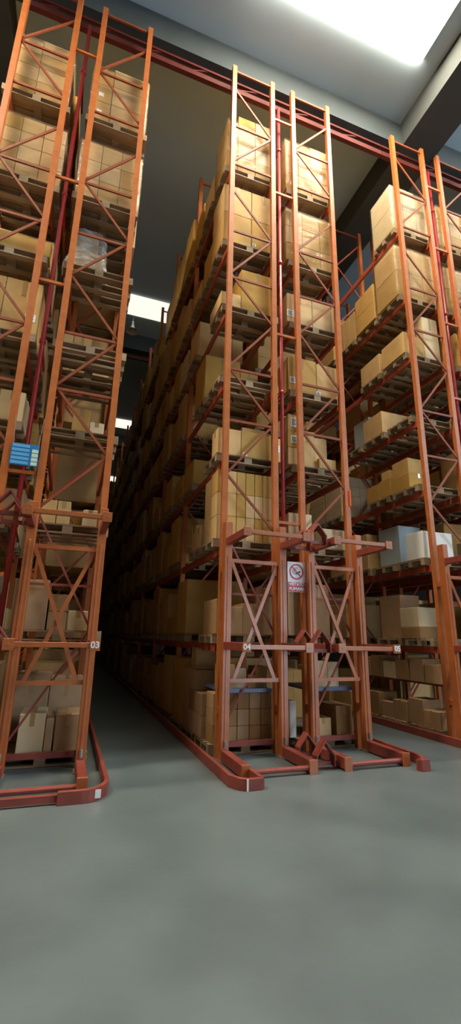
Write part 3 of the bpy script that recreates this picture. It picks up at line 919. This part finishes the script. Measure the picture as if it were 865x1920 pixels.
far = MB()
gr = random.Random(11)
SHOWN = {2: 1, 3: 1, 4: 7, 5: 1, 6: 3, 7: 1}
FARB = {2: 2, 3: 12, 4: 12, 5: 4, 6: 8, 7: 2}
for r in (2, 3, 4, 5, 6, 7):
    for bay in range(FARB[r]):
        for L in range(8):
            for s in range(3):
                if bay == 0 and s in HAND.get((r, L), []):
                    pallet(r, L, bay, s)
                    continue
                if bay == 0 and (r, L, s) in BARE:
                    pallet(r, L, bay, s, True)
                    continue
                if bay == 0 and r == 7 and L in (0,):
                    continue
                if (r, bay, L, s) in VOID:
                    continue
                u = gr.random()
                if bay < SHOWN[r]:
                    if u < 0.06 and bay:
                        continue
                    pallet(r, L, bay, s, detail=(bay == 0))
                    pool = TALL if (L >= 6 and gr.random() < 0.5) else (LOW if gr.random() < (0.12 if L > 4 else 0.3) else VAR)
                    h, me = gr.choice(pool)
                    o = link('carton_load', me, None, (RX[r] + W / 2 + gr.uniform(-0.03, 0.03), slot_y(bay, s), LV[L] + 0.001))
                    tag(o, 'stacked carton load, ' + where(r, L, bay, s), 'carton load', 'carton loads deeper in the racks')
                else:
                    if u < 0.08: continue
                    x = RX[r] + W / 2 + gr.uniform(-0.03, 0.03)
                    y = slot_y(bay, s)
                    far.box(x - 0.6, x + 0.6, y - 0.4, y + 0.4, LV[L] - PH, LV[L])
                    far.box(x - 0.58, x + 0.58, y - 0.39, y + 0.39, LV[L] + 0.001, LV[L] + gr.choice([0.5, 0.8, 0.9, 1.0, 1.1, 1.2]))
o = far.build('carton_load', KRAFT)
tag(o, 'mass of distant pallet loads filling the far bays of the racks', 'carton loads', None, 'stuff')

# ------------------------------------------------------------------ no smoking sign
t = empty('no_smoking_sign', (1.255, -0.17, 2.70), 'white and red no smoking sign beside the post of rack 05', 'sign')
MB().box(-0.165, 0.165, 0, 0.006, -0.25, 0.25).build('panel', SIGNW, t)
MB().box(-0.158, 0.158, -0.003, 0.0, -0.243, -0.09).build('red_field', SIGNR, t)
bm = bmesh.new()
def ring(bm, cx, cz, r0, r1, y0, y1, seg=40):
    vs = []
    for i in range(seg):
        a = 2 * PI * i / seg
        vs.append([bm.verts.new((cx + r * math.cos(a), y, cz + r * math.sin(a))) for r, y in ((r0, y1), (r1, y1), (r1, y0), (r0, y0))])
    for i in range(seg):
        a, c = vs[i], vs[(i + 1) % seg]
        for k in range(4):
            bm.faces.new((a[k], a[(k + 1) % 4], c[(k + 1) % 4], c[k]))
    bmesh.ops.recalc_face_normals(bm, faces=bm.faces)
ring(bm, 0, 0.085, 0.108, 0.132, -0.004, 0.0)
me = bpy.data.meshes.new('ring'); bm.to_mesh(me); bm.free(); me.materials.append(SIGNR)
link('ring', me, t)
MB().bar((-0.08, -0.0035, 0.165), (0.08, -0.0035, 0.005), 0.02, 0.003).build('slash', SIGNR, t)
MB().bar((-0.02, -0.002, 0.045), (0.07, -0.002, 0.09), 0.026, 0.003).build('cigarette', BLACKM, t)
bm = MB()
for cx, cz, r in ((-0.055, 0.09, 0.035), (-0.03, 0.125, 0.03), (0.0, 0.145, 0.022), (-0.05, 0.06, 0.025)):
    bm.tube((cx, -0.001 - 0.0004 * r * 10, cz), (cx, 0.0, cz), r, 18)
bm.build('smoke', SMOKE, t)
text('VIETATO', 0.072, SIGNW, t, (0, -0.0045, -0.128), 'lettering', bold=0.0022, sx=0.98)
text('FUMARE', 0.072, SIGNW, t, (0, -0.0045, -0.203), 'lettering', bold=0.0022, sx=1.05)
MB().bar((0.1, 0.012, 0.2), (0.24, 0.012, 0.2), 0.02, 0.01).build('bracket', GREYM, t)
MB().bar((0.1, 0.012, -0.2), (0.24, 0.012, -0.2), 0.02, 0.01).build('bracket', GREYM, t)

# ------------------------------------------------------------------ blue notice board hanging between racks 02 and 03
t = empty('notice_board', (-3.155, -0.07, 4.25), 'blue notice board with pale tags hanging beside rack 03', 'board')
MB().box(-0.19, 0.19, 0, 0.012, -0.17, 0.17).build('panel', BLUEM, t)
for i in range(5):
    z = 0.135 - i * 0.066
    MB().box(-0.18, 0.06 - 0.0 * i, -0.004, 0.0, z - 0.024, z + 0.024).build('text_strip', BLUEL, t)
for i in range(4):
    z = 0.07 - i * 0.066
    MB().box(0.095, 0.18, -0.004, 0.0, z - 0.027, z + 0.027).build('tag', PALEG, t)['label'] = 'pale green tag'
MB().tube((-0.17, 0.006, 0.17), (-0.2, 0.006, 0.62), 0.004, 6).build('cord', GREYM, t)
MB().tube((0.17, 0.006, 0.17), (0.2, 0.006, 0.62), 0.004, 6).build('cord', GREYM, t)

# ------------------------------------------------------------------ bell lamp under the roof
t = empty('bell_lamp', (-0.95, 10.78, 14.72), 'pale bell-shaped lamp hanging near the roof light over aisle', 'lamp')
bm = bmesh.new()
prof = [(0.05, 0.32), (0.07, 0.30), (0.09, 0.2), (0.13, 0.12), (0.22, 0.05), (0.28, 0.0), (0.27, 0.0), (0.2, 0.05), (0.12, 0.11), (0.07, 0.2)]
rings = [[bm.verts.new((r * math.cos(2 * PI * j / 24), r * math.sin(2 * PI * j / 24), z)) for j in range(24)] for r, z in prof]
for a, c in zip(rings, rings[1:]):
    for j in range(24):
        bm.faces.new((a[j], a[(j + 1) % 24], c[(j + 1) % 24], c[j]))
bmesh.ops.recalc_face_normals(bm, faces=bm.faces)
me = bpy.data.meshes.new('lamp_shade'); bm.to_mesh(me); bm.free(); me.materials.append(LAMPM)
for p in me.polygons: p.use_smooth = True
link('lamp_shade', me, t)
MB().tube((0, 0, 0.3), (0, 0, 0.5), 0.06, 14).build('lamp_holder', GREYM, t)
MB().tube((0, 0, 0.5), (0, 0, CEIL - 14.72), 0.012, 8).build('rod', GREYM, t)
MB().tube((0, 0, 0.04), (0, 0, 0.2), 0.05, 12).build('bulb', SIGNW, t)
